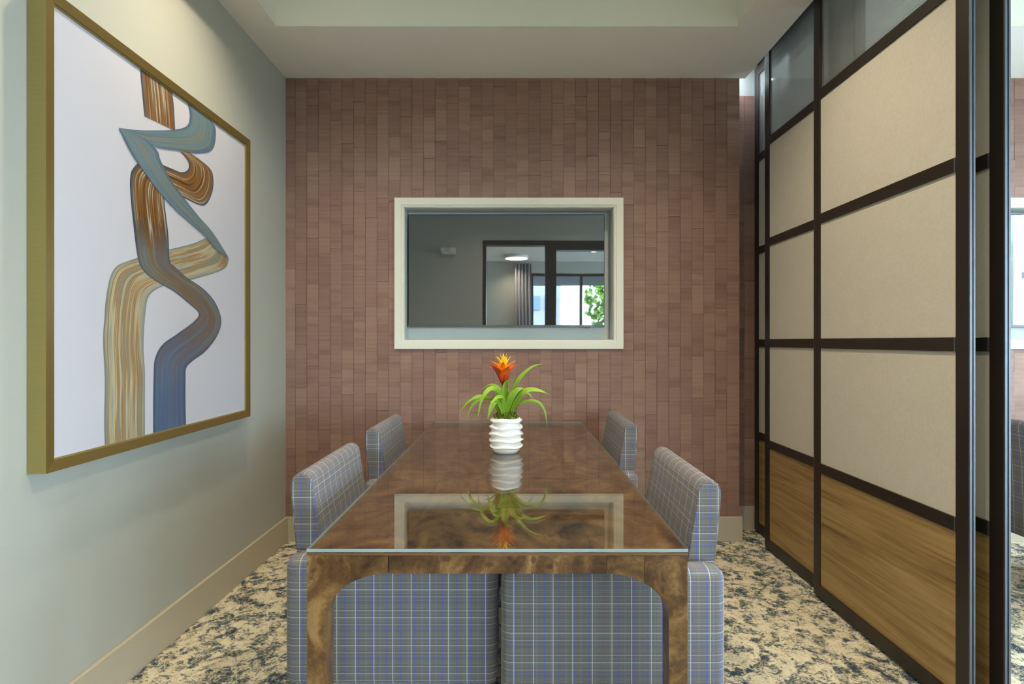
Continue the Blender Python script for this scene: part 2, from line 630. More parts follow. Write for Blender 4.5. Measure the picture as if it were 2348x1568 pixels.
def m_leaf():
    t = NT('strap_leaf')
    uv = t.n('ShaderNodeTexCoord').outputs['UV']
    mp = t.n('ShaderNodeMapping'); mp.inputs['Scale'].default_value = (26, 1.2, 1); t.l(uv, mp.inputs[0])
    n = t.noise(mp.outputs[0], 1, 3)
    c = t.ramp(n, [(0.3, rgb(92, 132, 28)), (0.55, rgb(128, 168, 44)), (0.75, rgb(160, 192, 78))])
    m = t.set(c, 0.4, spec=0.4)
    t.b.inputs['Subsurface Weight'].default_value = 0.0
    return m


M['leaf'] = m_leaf()


def m_bract(name, lo, mid, hi):
    t = NT(name)
    uv = t.n('ShaderNodeTexCoord').outputs['UV']
    sp = t.n('ShaderNodeSeparateXYZ'); t.l(uv, sp.inputs[0])
    n = t.noise(uv, 6, 2)
    f = t.math('ADD', sp.outputs[1], t.math('MULTIPLY', t.math('SUBTRACT', n, 0.5), 0.35))
    c = t.ramp(f, [(0.05, lo), (0.5, mid), (0.92, hi)])
    return t.set(c, 0.4, spec=0.4)


M['bract_outer'] = m_bract('outer_bract', rgb(168, 34, 14), rgb(226, 88, 18), rgb(232, 92, 22))
M['bract_mid'] = m_bract('middle_bract', rgb(196, 52, 14), rgb(250, 176, 18), rgb(240, 110, 24))
M['bract_in'] = m_bract('inner_bract', rgb(240, 150, 14), rgb(252, 206, 24), rgb(254, 220, 50))
M['stem'] = plain('red_stem', rgb(128, 40, 30), 0.5)


def m_moss():
    t = NT('moss')
    v = t.coord('Object')
    n = t.noise(v, 160, 3)
    return t.set(t.ramp(n, [(0.3, rgb(66, 84, 26)), (0.5, rgb(110, 126, 50)), (0.7, rgb(150, 160, 80))]), 0.85, spec=0.1)


M['moss'] = m_moss()


def m_emit(name, c, s):
    t = NT(name)
    return t.set((0.9, 0.9, 0.9, 1), 0.5, emit=c, estr=s)


M['lamp'] = m_emit('lamp_lens', (1.0, 0.86, 0.62, 1), 9.0)
M['lamp_soft'] = m_emit('lamp_diffuser', (1.0, 0.93, 0.8, 1), 3.0)
M['curtain'] = plain('grey_drapery', rgb(140, 140, 146), 0.9)
M['asphalt'] = plain('pavement', rgb(92, 92, 92), 0.9, 0, 0.2, 3, 0.15)
M['facade'] = plain('pale_facade', rgb(146, 150, 156), 0.8, 0, 0.2, 2, 0.1)
M['foliage'] = plain('tree_foliage', rgb(112, 150, 60), 0.8, 0, 0.2, 9, 0.5)
M['bark'] = plain('bark', rgb(90, 72, 54), 0.9)
M['soffit_grey'] = plain('canopy_paint', rgb(120, 122, 128), 0.7)
M['blue_glass'] = plain('far_window', rgb(80, 110, 160), 0.2)

# ------------------------------------------------------------------ room shell
XL, XR, YW, ZC = -1.4448, 1.4145, 3.44, 2.917
BB = 0.016
NZ0, NZ1 = 1.265, 2.104            # niche opening (z)
NX0, NX1 = -0.700, 0.622           # niche opening (x)
YN = 3.568                          # niche back


def struct(o):
    o['kind'] = 'structure'
    return o


LX0, LX1 = -3.2, 6.4               # lounge extent
struct(box('floor', LX0, LX1, WIN_Y, 3.9, -0.1, 0.0, M['carpet']))
struct(box('wall_left', XL - 0.12, XL, -0.05, 3.9, 0.0, 3.4, M['wall']))
wb = struct(boxes('wall_back', [
    (XL, NX0, YW, YN + 0.1, 0.0, ZC), (NX1, XR, YW, YN + 0.08, 0.0, ZC),
    (NX0, NX1, YW, YN + 0.08, 0.0, NZ0), (NX0, NX1, YW, YN + 0.08, NZ1, ZC), (NX0, NX1, YN, YN + 0.08, NZ0, NZ1)], M['plank_gap']))
tag(wb)

# niche lining (white), parts of the back wall
box('niche_back', NX0, NX1, YN - 0.004, YN, NZ0, NZ1, M['niche'], wb)
box('niche_side', NX0, NX0 + 0.004, YW - 0.002, YN, NZ0, NZ1, M['niche'], wb)
box('niche_side', NX1 - 0.004, NX1, YW - 0.002, YN, NZ0, NZ1, M['niche'], wb)
box('niche_top', NX0, NX1, YW - 0.002, YN, NZ1 - 0.004, NZ1, M['niche'], wb)
box('niche_sill', NX0, NX1, YW - 0.002, YN, NZ0, NZ0 + 0.004, M['niche'], wb)

# mitred white trim around the niche


def mitred(name, x0, x1, z0, z1, w, y0, y1, mat, parent, axis='y', barname='trim_bar'):
    o = [(x0, z0), (x1, z0), (x1, z1), (x0, z1)]
    i = [(x0 + w, z0 + w), (x1 - w, z0 + w), (x1 - w, z1 - w), (x0 + w, z1 - w)]
    for k in range(4):
        a, b = k, (k + 1) % 4
        prism(barname, [o[a], o[b], i[b], i[a]], axis, y0, y1, mat, parent, bevel=0.0)


TX0, TX1, TZ0, TZ1 = -0.757, 0.680, 1.212, 2.160
t1 = thing('trim_1', 'white mitred trim framing the television niche', 'trim', (0, YW, TZ0))
del t1['category']
struct(t1)
mitred('trim_1', TX0, TX1, TZ0, TZ1, 0.044, YW - 0.020, YW - 0.002, M['trim'], t1)
mitred('trim_1', TX0 + 0.044, TX1 - 0.044, TZ0 + 0.042, TZ1 - 0.044, 0.013, YW - 0.012, YW - 0.002, M['trim'], t1, barname='trim_bead')

# ribbed planks
unit = bpy.data.meshes.new('plank')
bm = bmesh.new(); bm_box(bm, -0.5, 0.5, -0.5, 0.5, -0.5, 0.5)
bmesh.ops.recalc_face_normals(bm, faces=bm.faces)
bm.to_mesh(unit); bm.free()
unit.materials.append(M['plank'])


def plank_cells(x0, x1, z0, z1, first, pitch, row, rng, hole=None):
    cells = []
    xs = [x0]
    x = first
    while x < x1 - 0.01:
        if x > x0 + 0.005: xs.append(x)
        x += pitch
    xs.append(x1)
    off = 0.0
    for a, b in zip(xs[:-1], xs[1:]):
        off = (off + rng.uniform(0.3, 0.7) * row) % row
        z = z0
        nz = z0 + (off if off > 0.04 else off + row)
        while z < z1 - 0.002:
            nz = min(nz, z1)
            if z1 - nz < 0.03: nz = z1
            parts = [(a, b, z, nz)]
            if hole:
                hx0, hx1, hz0, hz1 = hole
                out = []
                for (p, q, r, s) in parts:
                    if q <= hx0 or p >= hx1 or s <= hz0 or r >= hz1:
                        out.append((p, q, r, s)); continue
                    if r < hz0: out.append((p, q, r, hz0))
                    if s > hz1: out.append((p, q, hz1, s))
                    rr, ss = max(r, hz0), min(s, hz1)
                    if p < hx0: out.append((p, hx0, rr, ss))
                    if q > hx1: out.append((hx1, q, rr, ss))
                parts = out
            cells += [c for c in parts if c[1] - c[0] > 0.006 and c[3] - c[2] > 0.006]
            z = nz
            nz = z + row * rng.uniform(0.93, 1.07)
    return cells


def lay_planks(parent, cells, y, rng, singles, hidden=lambda c: False):
    show = [c for c in cells if not hidden(c)]
    hid = [c for c in cells if hidden(c)]
    show.sort(key=lambda c: -(c[1] - c[0]) * (c[3] - c[2]))
    solo, rest = show[:singles], show[singles:] + hid
    g = 0.0008
    pl = parent.location
    for (a, b, z0, z1) in solo:
        t = 0.0035 + rng.uniform(0, 0.004)
        o = bpy.data.objects.new('plank', unit)
        col.objects.link(o)
        o.parent = parent
        o.location = ((a + b) / 2 - pl.x, y - t / 2 - pl.y, (z0 + z1) / 2 - pl.z)
        o.scale = (b - a - 2 * g, t, z1 - z0 - 2 * g)
    if rest:
        bm = bmesh.new()
        for (a, b, z0, z1) in rest:
            t = 0.0035 + rng.uniform(0, 0.004)
            bm_box(bm, a + g, b - g, y - t, y, z0 + g, z1 - g)
        o = from_bm('plank', bm, M['plank'], parent)
        o['kind'] = 'stuff'


rng = random.Random(5)
PITCH = 0.0735
cells = plank_cells(XL, XR, 0.155, ZC, (677.7 - VX) * YW / F, PITCH, 0.27, rng, (TX0 + 0.02, TX1 - 0.02, TZ0 + 0.02, TZ1 - 0.02))
lay_planks(wb, cells, YW, rng, 300, lambda c: c[3] < 0.75 and c[0] > -0.8 and c[1] < 0.75)

# pocket beside the back wall where the sliding panels stack
XP0, XP1 = XR, 1.66
YP = 3.66
wp = struct(boxes('wall_pocket', [(XP0, XP1, YP, YP + 0.1, 0.0, 3.3), (XR - 0.08, XR - 0.001, YN + 0.08, YP, 0.0, 3.3)], M['wall']))
lay_planks(wp, plank_cells(XP0, XP1, 0.155, 2.905, XP0 + 0.05, PITCH, 0.27, rng), YP, rng, 300)
box('pocket_baseboard', XP0, XP1 - 0.05, YP - BB, YP - 0.001, 0.0, 0.155, M['baseboard'], wp)

# adjoining booth on the right
XA0, XA1 = 1.66, 4.9
wa = struct(boxes('wall_adjoining', [
    (XA0, 2.72, YW, YN + 0.1, 0.0, 3.3), (4.05, XA1, YW, YN + 0.08, 0.0, 3.3), (2.72, 4.05, YW, YN + 0.08, 0.0, NZ0),
    (2.72, 4.05, YW, YN + 0.08, NZ1, 3.3), (2.72, 4.05, YN, YN + 0.08, NZ0, NZ1)], M['wall']))
lay_planks(wa, plank_cells(XA0, XA1, 0.155, ZC, 3.146 - 20 * PITCH, PITCH, 0.27, rng, (2.69, 4.08, TZ0 + 0.02, TZ1 - 0.02)), YW, rng, 300,
           lambda c: not (3.0 < c[1] < 3.35))
box('niche_back', 2.72, 4.05, YN - 0.004, YN, NZ0, NZ1, M['niche'], wa)
box('niche_top', 2.72, 4.05, YW - 0.002, YN, NZ1 - 0.004, NZ1, M['niche'], wa)
t2 = thing('trim_2', 'white trim around the television niche of the adjoining booth', 'trim', (3.38, YW, TZ0))
del t2['category']
struct(t2)
mitred('trim_2', 2.663, 4.10, TZ0, TZ1, 0.044, YW - 0.020, YW - 0.002, M['trim'], t2)
mitred('trim_2', 2.707, 4.056, TZ0 + 0.042, TZ1 - 0.044, 0.013, YW - 0.012, YW - 0.002, M['trim'], t2, barname='trim_bead')
struct(boxes('wall_far_right', [(XA1, XA1 + 0.1, 0.0, 3.9, 2.70, 3.3), (XA1, XA1 + 0.1, 0.0, 3.9, 0.0, 0.42), (XA1, XA1 + 0.1, 0.0, 1.0, 0.42, 2.70), (XA1, XA1 + 0.1, 2.66, 3.9, 0.42, 2.70)], M['wall']))
w3 = thing('added_window_3', 'unseen window with dark mullions, added to bring daylight into the adjoining booth', 'window', (XA1, 1.7, 0.42))  # unseen, added so that daylight reaches the adjoining booth
del w3['category']
struct(w3)
for y in (1.0, 1.8, 2.60):
    box('mullion', XA1 + 0.03, XA1 + 0.08, y, y + 0.06, 0.42, 2.70, M['frame_dark'], w3)
for a, b in ((1.06, 1.8), (1.86, 2.60)):
    box('pane', XA1 + 0.052, XA1 + 0.058, a, b, 0.42, 2.70, M['pane'], w3)

# baseboards
def baseboard(name, x0, x1, y0, y1):
    return struct(box(name, x0, x1, y0, y1, 0.0, 0.155, M['baseboard'], None, 0.002, 1))


baseboard('baseboard_left', XL + 0.0005, XL + BB, -0.05, YW - 0.001)
baseboard('baseboard_back', XL + BB, XR + 0.016, YW - BB, YW - 0.0005)
baseboard('baseboard_corner', XR + 0.0005, XR + 0.016, YW, YP - BB)
baseboard('baseboard_adjoining', XA0, XA1, YW - BB, YW - 0.0005)

# ceiling with a lit tray
TRX0, TRX1, TRY0, TRY1, TRZ = -1.263, 1.175, 0.35, 2.875, 3.25
XCE = 1.452                        # soffit edge at the sliding panels


def tray_ceiling(name, x0, x1, y0, y1, tx0, tx1, ty0, ty1):
    t = 0.03
    o = struct(boxes(name, [(x0, tx0, y0, y1, ZC, ZC + 0.33), (tx1, x1, y0, y1, ZC, ZC + 0.33),
                            (tx0, tx1, y0, ty0, ZC, ZC + 0.33), (tx0, tx1, ty1, y1, ZC, ZC + 0.33)], M['ceiling']))
    tt = boxes('tray', [(tx0, tx1, ty0, ty1, TRZ, TRZ + 0.05),
                        (tx0, tx0 + 0.004, ty0, ty1, ZC + 0.001, TRZ), (tx1 - 0.004, tx1, ty0, ty1, ZC + 0.001, TRZ),
                        (tx0 + 0.004, tx1 - 0.004, ty0, ty0 + 0.004, ZC + 0.001, TRZ), (tx0 + 0.004, tx1 - 0.004, ty1 - 0.004, ty1, ZC + 0.001, TRZ)], M['tray'], o)
    return o


tray_ceiling('ceiling', XL, XCE, -0.05, YW, TRX0, TRX1, TRY0, TRY1)
tray_ceiling('ceiling_adjoining', 1.66, XA1, -0.05, YW, 1.9, 4.7, TRY0, TRY1)
# slot for the panel tracks
struct(box('ceiling_slot', XCE, 1.66, -0.05, YP, 3.13, 3.25, M['ceiling']))
struct(box('trim_slot', 1.648, 1.66, -0.05, YP, ZC, 3.13, M['ceiling']))
TRACKS = [1.478, 1.5155, 1.553, 1.590]
for i, x in enumerate(TRACKS):
    tr = boxes('ceiling_track', [(x - 0.004, x + 0.002, 0.0, 3.62, 3.075, 3.129), (x + 0.018, x + 0.024, 0.0, 3.62, 3.075, 3.129), (x + 0.002, x + 0.018, 0.0, 3.62, 3.12, 3.129)], M['black'])
    tag(tr, ['black ceiling track nearest the dining table, carrying the front sliding panel', 'black ceiling track second from the dining table', 'black ceiling track third from the dining table', 'black ceiling track farthest from the dining table'][i], 'track', 'ceiling tracks of the sliding partition')

# ------------------------------------------------------------------ front wall behind the camera, with dark glazed doors
FY0, FY1 = -0.17, -0.05
struct(boxes('wall_front', [(LX0, -0.42, FY0, FY1, 0.0, 3.4), (-0.42, LX1, FY0, FY1, 2.56, 3.4)], M['wall']))
d1 = thing('door_1', 'dark framed glazed storefront with an open doorway', 'door', (0, -0.11, 0))
del d1['category']
struct(d1)
box('door_head', -0.42, LX1 - 0.2, FY0, FY1 + 0.01, 2.50, 2.56, M['frame_dark'], d1)
box('transom', 0.53, LX1 - 0.2, FY0, FY1 + 0.01, 2.44, 2.50, M['frame_dark'], d1)
for (a, b) in ((-0.42, -0.375), (0.39, 0.53), (1.45, 1.57), (2.6, 2.7), (3.7, 3.8), (4.9, 5.02)):
    box('mullion', a, b, FY0 + 0.01, FY1, 0.0, 2.50, M['frame_dark'], d1)
for (a, b) in ((0.53, 1.45), (1.57, 2.6), (3.8, 4.9)):
    box('pane', a, b, -0.114, -0.108, 0.06, 2.44, M['pane'], d1)
    box('sill_rail', a, b, FY0 + 0.02, FY1 - 0.01, 0.0, 0.06, M['frame_dark'], d1)

em = thing('emergency_light', 'small white twin-head emergency light on the grey wall, mirrored in the television', 'emergency light', (-0.86, FY1, 2.42))
box('body', -0.95, -0.77, FY1 + 0.002, FY1 + 0.05, 2.38, 2.46, M['white_plastic'], em, 0.006)
for x in (-0.92, -0.80):
    bm = bmesh.new()
    bmesh.ops.create_cone(bm, cap_ends=True, segments=20, radius1=0.032, radius2=0.026, depth=0.04, matrix=Matrix.Translation((x, FY1 + 0.07, 2.425)) @ Matrix.Rotation(math.pi / 2, 4, 'X'))
    from_bm('lamp_head', bm, M['white_plastic'], em)

# ------------------------------------------------------------------ lounge beyond the doors (seen in the television and at the right)
struct(boxes('wall_window', [(LX0, 0.32, WIN_Y - 0.15, WIN_Y, 0.0, 3.0), (0.32, LX1, WIN_Y - 0.15, WIN_Y, 2.70, 3.0), (0.32, LX1, WIN_Y - 0.15, WIN_Y, 0.0, 0.42)], M['wall']))
struct(box('wall_lounge_left', LX0 - 0.1, LX0, WIN_Y, FY0, 0.0, 3.0, M['wall']))
struct(boxes('wall_lounge_right', [(LX1, LX1 + 0.1, WIN_Y, 0.0, 2.70, 3.0), (LX1, LX1 + 0.1, WIN_Y, 0.0, 0.0, 0.42), (LX1, LX1 + 0.1, -0.3, 0.0, 0.42, 2.70)], M['wall']))
w2 = thing('added_window_2', 'tall unseen lounge side window with dark mullions, added for more daylight', 'window', (LX1, -2.4, 0.42))  # out of view, added as extra glazing to let in more daylight
del w2['category']
struct(w2)
for y in (WIN_Y, -3.1, -1.7, -0.36):
    box('mullion', LX1 + 0.03, LX1 + 0.08, y, y + 0.06, 0.42, 2.70, M['frame_dark'], w2)
for a, b in ((WIN_Y + 0.06, -3.1), (-3.04, -1.7), (-1.64, -0.36)):
    box('pane', LX1 + 0.052, LX1 + 0.058, a, b, 0.42, 2.70, M['pane'], w2)
struct(box('ceiling_lounge', LX0, LX1, WIN_Y, FY0, 2.95, 3.05, M['ceiling']))
w1 = thing('window_1', 'wide lounge window with dark mullions', 'window', (3.2, WIN_Y, 0.42))
del w1['category']
struct(w1)
box('window_frame', 0.32, LX1, WIN_Y - 0.1, WIN_Y - 0.05, 2.64, 2.70, M['frame_dark'], w1)
box('window_frame', 0.32, LX1, WIN_Y - 0.1, WIN_Y - 0.05, 0.42, 0.48, M['frame_dark'], w1)
xs = [0.32, 1.37, 2.9, 4.4, 5.9, LX1 - 0.06]
for x in xs:
    box('mullion', x, x + 0.06, WIN_Y - 0.1, WIN_Y - 0.05, 0.48, 2.64, M['frame_dark'], w1)
for a, b in zip(xs[:-1], xs[1:]):
    box('pane', a + 0.06, b, WIN_Y - 0.078, WIN_Y - 0.072, 0.48, 2.64, M['pane'], w1)
# curtain
bm = bmesh.new()
N = 60
for k in range(N + 1):
    u = k / N
    x = 0.0 + 0.34 * u
    y = WIN_Y + 0.14 + 0.045 * math.sin(u * 2 * math.pi * 5)
    for z in (0.05, 2.88):
        bm.verts.new((x, y, z))
bm.verts.ensure_lookup_table()
for k in range(N):
    bm.faces.new((bm.verts[2 * k], bm.verts[2 * k + 2], bm.verts[2 * k + 3], bm.verts[2 * k + 1]))
cu = from_bm('curtain', bm, M['curtain'], None, smooth=True)
so = cu.modifiers.new('thick', 'SOLIDIFY'); so.thickness = 0.004
tag(cu, 'grey pleated curtain beside the lounge window, mirrored in the television', 'curtain')

# outside
struct(box('ground_outside', -30, 40, -40, WIN_Y - 0.15, -0.3, -0.12, M['asphalt']))
struct(box('roof_canopy', -6, 12, WIN_Y - 3.0, WIN_Y - 0.16, 2.74, 2.95, M['soffit_grey']))
bl = thing('far_building', 'pale low building across the street, mirrored in the television', 'building', (2, -26, -0.12))
box('facade', -14, 2.7, -27, -25.5, -0.12, 4.9, M['facade'], bl)
box('parapet', -14.1, 2.8, -27.1, -25.4, 4.9, 5.15, M['facade'], bl)
for x in (-6.5, -4.2, -1.0, 0.9, 1.75):
    box('window', x, x + 0.55, -25.52, -25.4, 3.2, 4.0, M['blue_glass'], bl)
rt = random.Random(3)
for (tx, ty, hh, lab) in ((3.45, -10.2, 3.5, 'round green tree outside the lounge window, mirrored at the television edge'), (7.5, -15.0, 4.6, 'taller green tree farther right outside the lounge window')):
    tr = thing('street_tree', lab, 'tree', (tx, ty, -0.12))
    tube('trunk', [(tx, ty, -0.12), (tx + 0.05, ty, hh * 0.45), (tx, ty, hh * 0.7)], [0.14, 0.11, 0.06], M['bark'], tr)
    bm = bmesh.new()
    for k in range(1400):
        d = Vector((rt.gauss(0, 1), rt.gauss(0, 1), rt.gauss(0, 1))).normalized() * (rt.random() ** 0.4)
        c = Vector((tx, ty, hh * 0.72)) + Vector((d.x * hh * 0.36, d.y * hh * 0.36, d.z * hh * 0.34))
        a = Vector((rt.gauss(0, 1), rt.gauss(0, 1), rt.gauss(0, 1))).normalized() * 0.11
        b = a.cross(Vector((rt.gauss(0, 1), rt.gauss(0, 1), rt.gauss(0, 1)))).normalized() * 0.08
        bm.faces.new([bm.verts.new(c + q) for q in (a, b, -a, -b)])
    o = from_bm('crown', bm, M['foliage'], tr)
    o['kind'] = 'stuff'

# ------------------------------------------------------------------ downlights


def downlight(x, y, z, label, group, watt, size=2.15, r=0.055):
    t = thing('downlight', label, 'ceiling light', (x, y, z), 0, group)
    lathe('trim_ring', [(r + 0.022, 0.0), (r + 0.022, -0.004), (r, -0.006), (r - 0.004, -0.001)], M['white_plastic'], t, 28, (x, y, z))
    lathe('lens', [(r - 0.005, -0.0015), (r - 0.005, -0.003), (0.001, -0.003)], M['lamp'], t, 24, (x, y, z))
    d = bpy.data.lights.new('downlight_beam', 'SPOT')
    d.energy = watt
    d.color = SPOT_COL
    d.spot_size = size
    d.spot_blend = 1.0
    d.shadow_soft_size = 0.035
    o = bpy.data.objects.new('downlight_beam', d)
    col.objects.link(o)
    o.parent = t
    o.location = (0, 0, -0.012)
    return t


B = 'downlights in the tray over the dining table'
for (x, y, lab) in ((-0.93, 2.2, 'recessed downlight in the ceiling tray, far left over the table'), (0.72, 2.2, 'recessed downlight in the ceiling tray, far right over the table'),
                    (-0.30, 0.85, 'recessed downlight in the ceiling tray, near left above the camera'), (0.72, 0.85, 'recessed downlight in the ceiling tray, near right above the camera')):
    downlight(x, y, TRZ, lab, B, SPOT_W * (1.05 if x < -0.5 else 1.1) if y > 1.5 else SPOT_W * (0.75 if x < 0 else 1.0))
for (x, y, lab) in ((2.7, 2.2, 'recessed downlight in the adjoining booth ceiling, left'), (4.0, 2.2, 'recessed downlight in the adjoining booth ceiling, right')):
    downlight(x, y, TRZ, lab, 'downlights of the adjoining booth', SPOT_W * 0.6)
for (x, y, lab) in ((-0.05, -4.1, 'lounge downlight just in front of the curtain, mirrored in the television'), (1.48, -3.24, 'lounge downlight by the right edge of the television reflection'), (-1.6, -2.6, 'lounge downlight over the left of the lounge')):
    downlight(x, y, 2.95, lab, 'lounge downlights', LOUNGE_W)
cl = thing('ceiling_lamp', 'round white flush ceiling lamp in the lounge, mirrored in the television', 'ceiling lamp', (0.03, -3.75, 2.95))
lathe('rim', [(0.235, 0.0), (0.235, -0.06), (0.225, -0.06)], M['white_plastic'], cl, 40, (0.03, -3.75, 2.95))
lathe('diffuser', [(0.223, -0.03), (0.223, -0.062), (0.15, -0.072), (0.001, -0.076)], M['lamp_soft'], cl, 40, (0.03, -3.75, 2.95))

# ------------------------------------------------------------------ televisions


def television(x0, label, ref):
    x1 = x0 + 1.262
    y = 3.50
    z0, z1 = 1.257 + 0.0924, 1.257 + 0.8176
    t = thing('television', label, 'television', ((x0 + x1) / 2, y, z0))
    box('cabinet', x0, x1, y + 0.003, y + 0.055, z0, z1, M['black'], t, 0.004)
    box('screen', x0 + 0.004, x1 - 0.004, y, y + 0.0025, z0 + 0.014, z1 - 0.005, M['screen'], t)
    box('lower_bezel', x0, x1, y - 0.003, y + 0.0028, z0, z0 + 0.0135, M['bezel'], t, 0.001, 1)
    box('sensor', x0 + 1.14, x0 + 1.17, y - 0.002, y + 0.02, z0 - 0.006, z0 - 0.0005, M['alu'], t)
    box('wall_mount', (x0 + x1) / 2 - 0.2, (x0 + x1) / 2 + 0.2, y + 0.056, YN - 0.005, z0 + 0.2, z0 + 0.5, M['black'], t)


M['bezel'] = plain('grey_bezel', rgb(92, 92, 94), 0.35, 0.3)
television(-0.687, 'wide flat television switched off in the niche above the dining table', 0)
television(2.74, 'flat television in the niche of the adjoining booth', 1)

# ------------------------------------------------------------------ sliding partition panels
RAILS = [0.644, 1.248, 1.852, 2.456]
PZ0, PZ1 = 0.014, 3.06


def panel(track, y0, y1, label):
    x = TRACKS[track]
    T = 0.019
    t = thing('sliding_panel', label, 'sliding door', (x, (y0 + y1) / 2, 0.0), 0, 'sliding partition panels')
    W = 0.058
    hw = 0.0235
    fm = M['frame_dark']
    box('stile', x, x + T, y0 + 0.0045, y0 + W, PZ0, PZ1, fm, t, 0.0012, 1)
    box('stile', x, x + T, y1 - W, y1 - 0.0045, PZ0, PZ1, fm, t, 0.0012, 1)
    for s, (a, b) in enumerate(((y0, y0 + 0.004), (y1 - 0.004, y1))):
        for (p, q) in ((x + 0.0005, x + 0.0075), (x + 0.0125, x + T - 0.0005)):
            box('edge_strip', p, q, a, b, PZ0, PZ1, M['alu'], t)
        box('edge_channel', x + 0.008, x + 0.012, a + 0.002, b, PZ0, PZ1, M['black'], t)
    ya, yb = y0 + W + 0.0003, y1 - W - 0.0003
    box('bottom_rail', x + 0.0005, x + T - 0.0005, ya, yb, PZ0, PZ0 + 0.062, fm, t)
    box('top_rail', x + 0.0005, x + T - 0.0005, ya, yb, PZ1 - 0.06, PZ1, fm, t)
    for z in RAILS:
        box('rail', x - 0.0015, x + T + 0.0015, ya + 0.006, yb, z - hw, z + hw, fm, t)
        box('rail_clip', x - 0.001, x + T + 0.001, ya, ya + 0.0055, z - hw, z + hw, M['alu'], t)
    edges = [PZ0 + 0.062] + RAILS + [PZ1 - 0.06]
    for k in range(5):
        a = edges[k] + (0 if k == 0 else hw)
        b = edges[k + 1] - (0 if k == 4 else hw)
        a += 0.0003; b -= 0.0003
        if k == 0: box('wood_panel', x + 0.004, x + T - 0.004, ya, yb, a, b, M['wood_panel'], t)
        elif k < 4: box('paper_panel', x + 0.004, x + T - 0.004, ya, yb, a, b, M['linen'], t)
        else: box('glass_pane', x + 0.007, x + T - 0.007, ya, yb, a, b, M['reeded'], t)
    # floor glides and hangers hold the panel between carpet and track
    for y in (y0 + 0.12, y1 - 0.12):
        box('hanger', x + 0.004, x + T - 0.004, y - 0.03, y + 0.03, PZ1, 3.118, M['black'], t)
        box('floor_glide', x + 0.006, x + T - 0.006, y - 0.006, y + 0.006, 0.0, PZ0, M['black'], t)
    return t


panel(0, 1.772, 2.700, 'large sliding partition panel nearest the table, wood base and beige paper squares')
panel(1, 2.385, 3.310, 'sliding partition panel stepping back behind the nearest panel, towards the back wall')
panel(2, 1.728, 2.656, 'sliding partition panel behind the nearest one, showing only its dark edge at the right')
panel(3, 2.700, 3.622, 'farthest sliding partition panel, a narrow strip beside the back wall corner')

# ------------------------------------------------------------------ artwork on the left wall
FXF = -1.3865          # frame front
FY_0, FY_1 = 1.612, 2.856
FZ_0, FZ_1 = 0.866, 2.311
art = thing('framed_painting', 'large abstract brushstroke painting in a deep gold frame on the left wall', 'painting', (XL, (FY_0 + FY_1) / 2, FZ_0))
W = 0.032
CXP = FXF - 0.012      # canvas surface


def frame_side(a, b, c, d):
    """a,b outer ends, c,d inner ends (y,z); face slopes slightly inwards"""
    bm = bmesh.new()
    out_f = [Vector((FXF, *a)), Vector((FXF, *b))]
    in_f = [Vector((FXF - 0.004, *d)), Vector((FXF - 0.004, *c))]
    out_b = [Vector((XL + 0.0008, *a)), Vector((XL + 0.0008, *b))]
    in_b = [Vector((XL + 0.0008, *d)), Vector((XL + 0.0008, *c))]
    v = [bm.verts.new(p) for p in out_f + in_f + out_b + in_b]
    fs = [(0, 1, 2, 3), (4, 5, 6, 7), (0, 1, 5, 4), (1, 2, 6, 5), (2, 3, 7, 6), (3, 0, 4, 7)]
    for i, f in enumerate(fs):
        fc = bm.faces.new([v[k] for k in f])
        fc.material_index = 0 if i == 2 else 1
    o = from_bm('frame_bar', bm, [M['gold'], M['gold_dark']], art)
    return o


o4 = [(FY_0, FZ_0), (FY_1, FZ_0), (FY_1, FZ_1), (FY_0, FZ_1)]
i4 = [(FY_0 + W, FZ_0 + W), (FY_1 - W, FZ_0 + W), (FY_1 - W, FZ_1 - W), (FY_0 + W, FZ_1 - W)]
for k in range(4):
    frame_side(o4[k], o4[(k + 1) % 4], i4[k], i4[(k + 1) % 4])
# thin bright inner lip
l4 = [(FY_0 + W + 0.0055, FZ_0 + W + 0.0055), (FY_1 - W - 0.0055, FZ_0 + W + 0.0055), (FY_1 - W - 0.0055, FZ_1 - W - 0.0055), (FY_0 + W + 0.0055, FZ_1 - W - 0.0055)]
i4b = [(FY_0 + W + .0003, FZ_0 + W + .0003), (FY_1 - W - .0003, FZ_0 + W + .0003), (FY_1 - W - .0003, FZ_1 - W - .0003), (FY_0 + W + .0003, FZ_1 - W - .0003)]
for k in range(4):
    prism('inner_lip', [i4b[k], i4b[(k + 1) % 4], l4[(k + 1) % 4], l4[k]], 'x', XL + 0.002, FXF - 0.0075, M['gold'], art)
CY0, CY1, CZ0, CZ1 = FY_0 + W + 0.006, FY_1 - W - 0.006, FZ_0 + W + 0.006, FZ_1 - W - 0.006
canvas = box('canvas', XL + 0.004, CXP, CY0, CY1, CZ0, CZ1, M['canvas'], art)


def on_canvas(p):
    x, y = p
    d = -CXP * F / (VX - x)
    z = H - (y - VY) * d / F
    return (min(max(d, CY0), CY1), min(max(z, CZ0 + 0.0005), CZ1 - 0.0005))


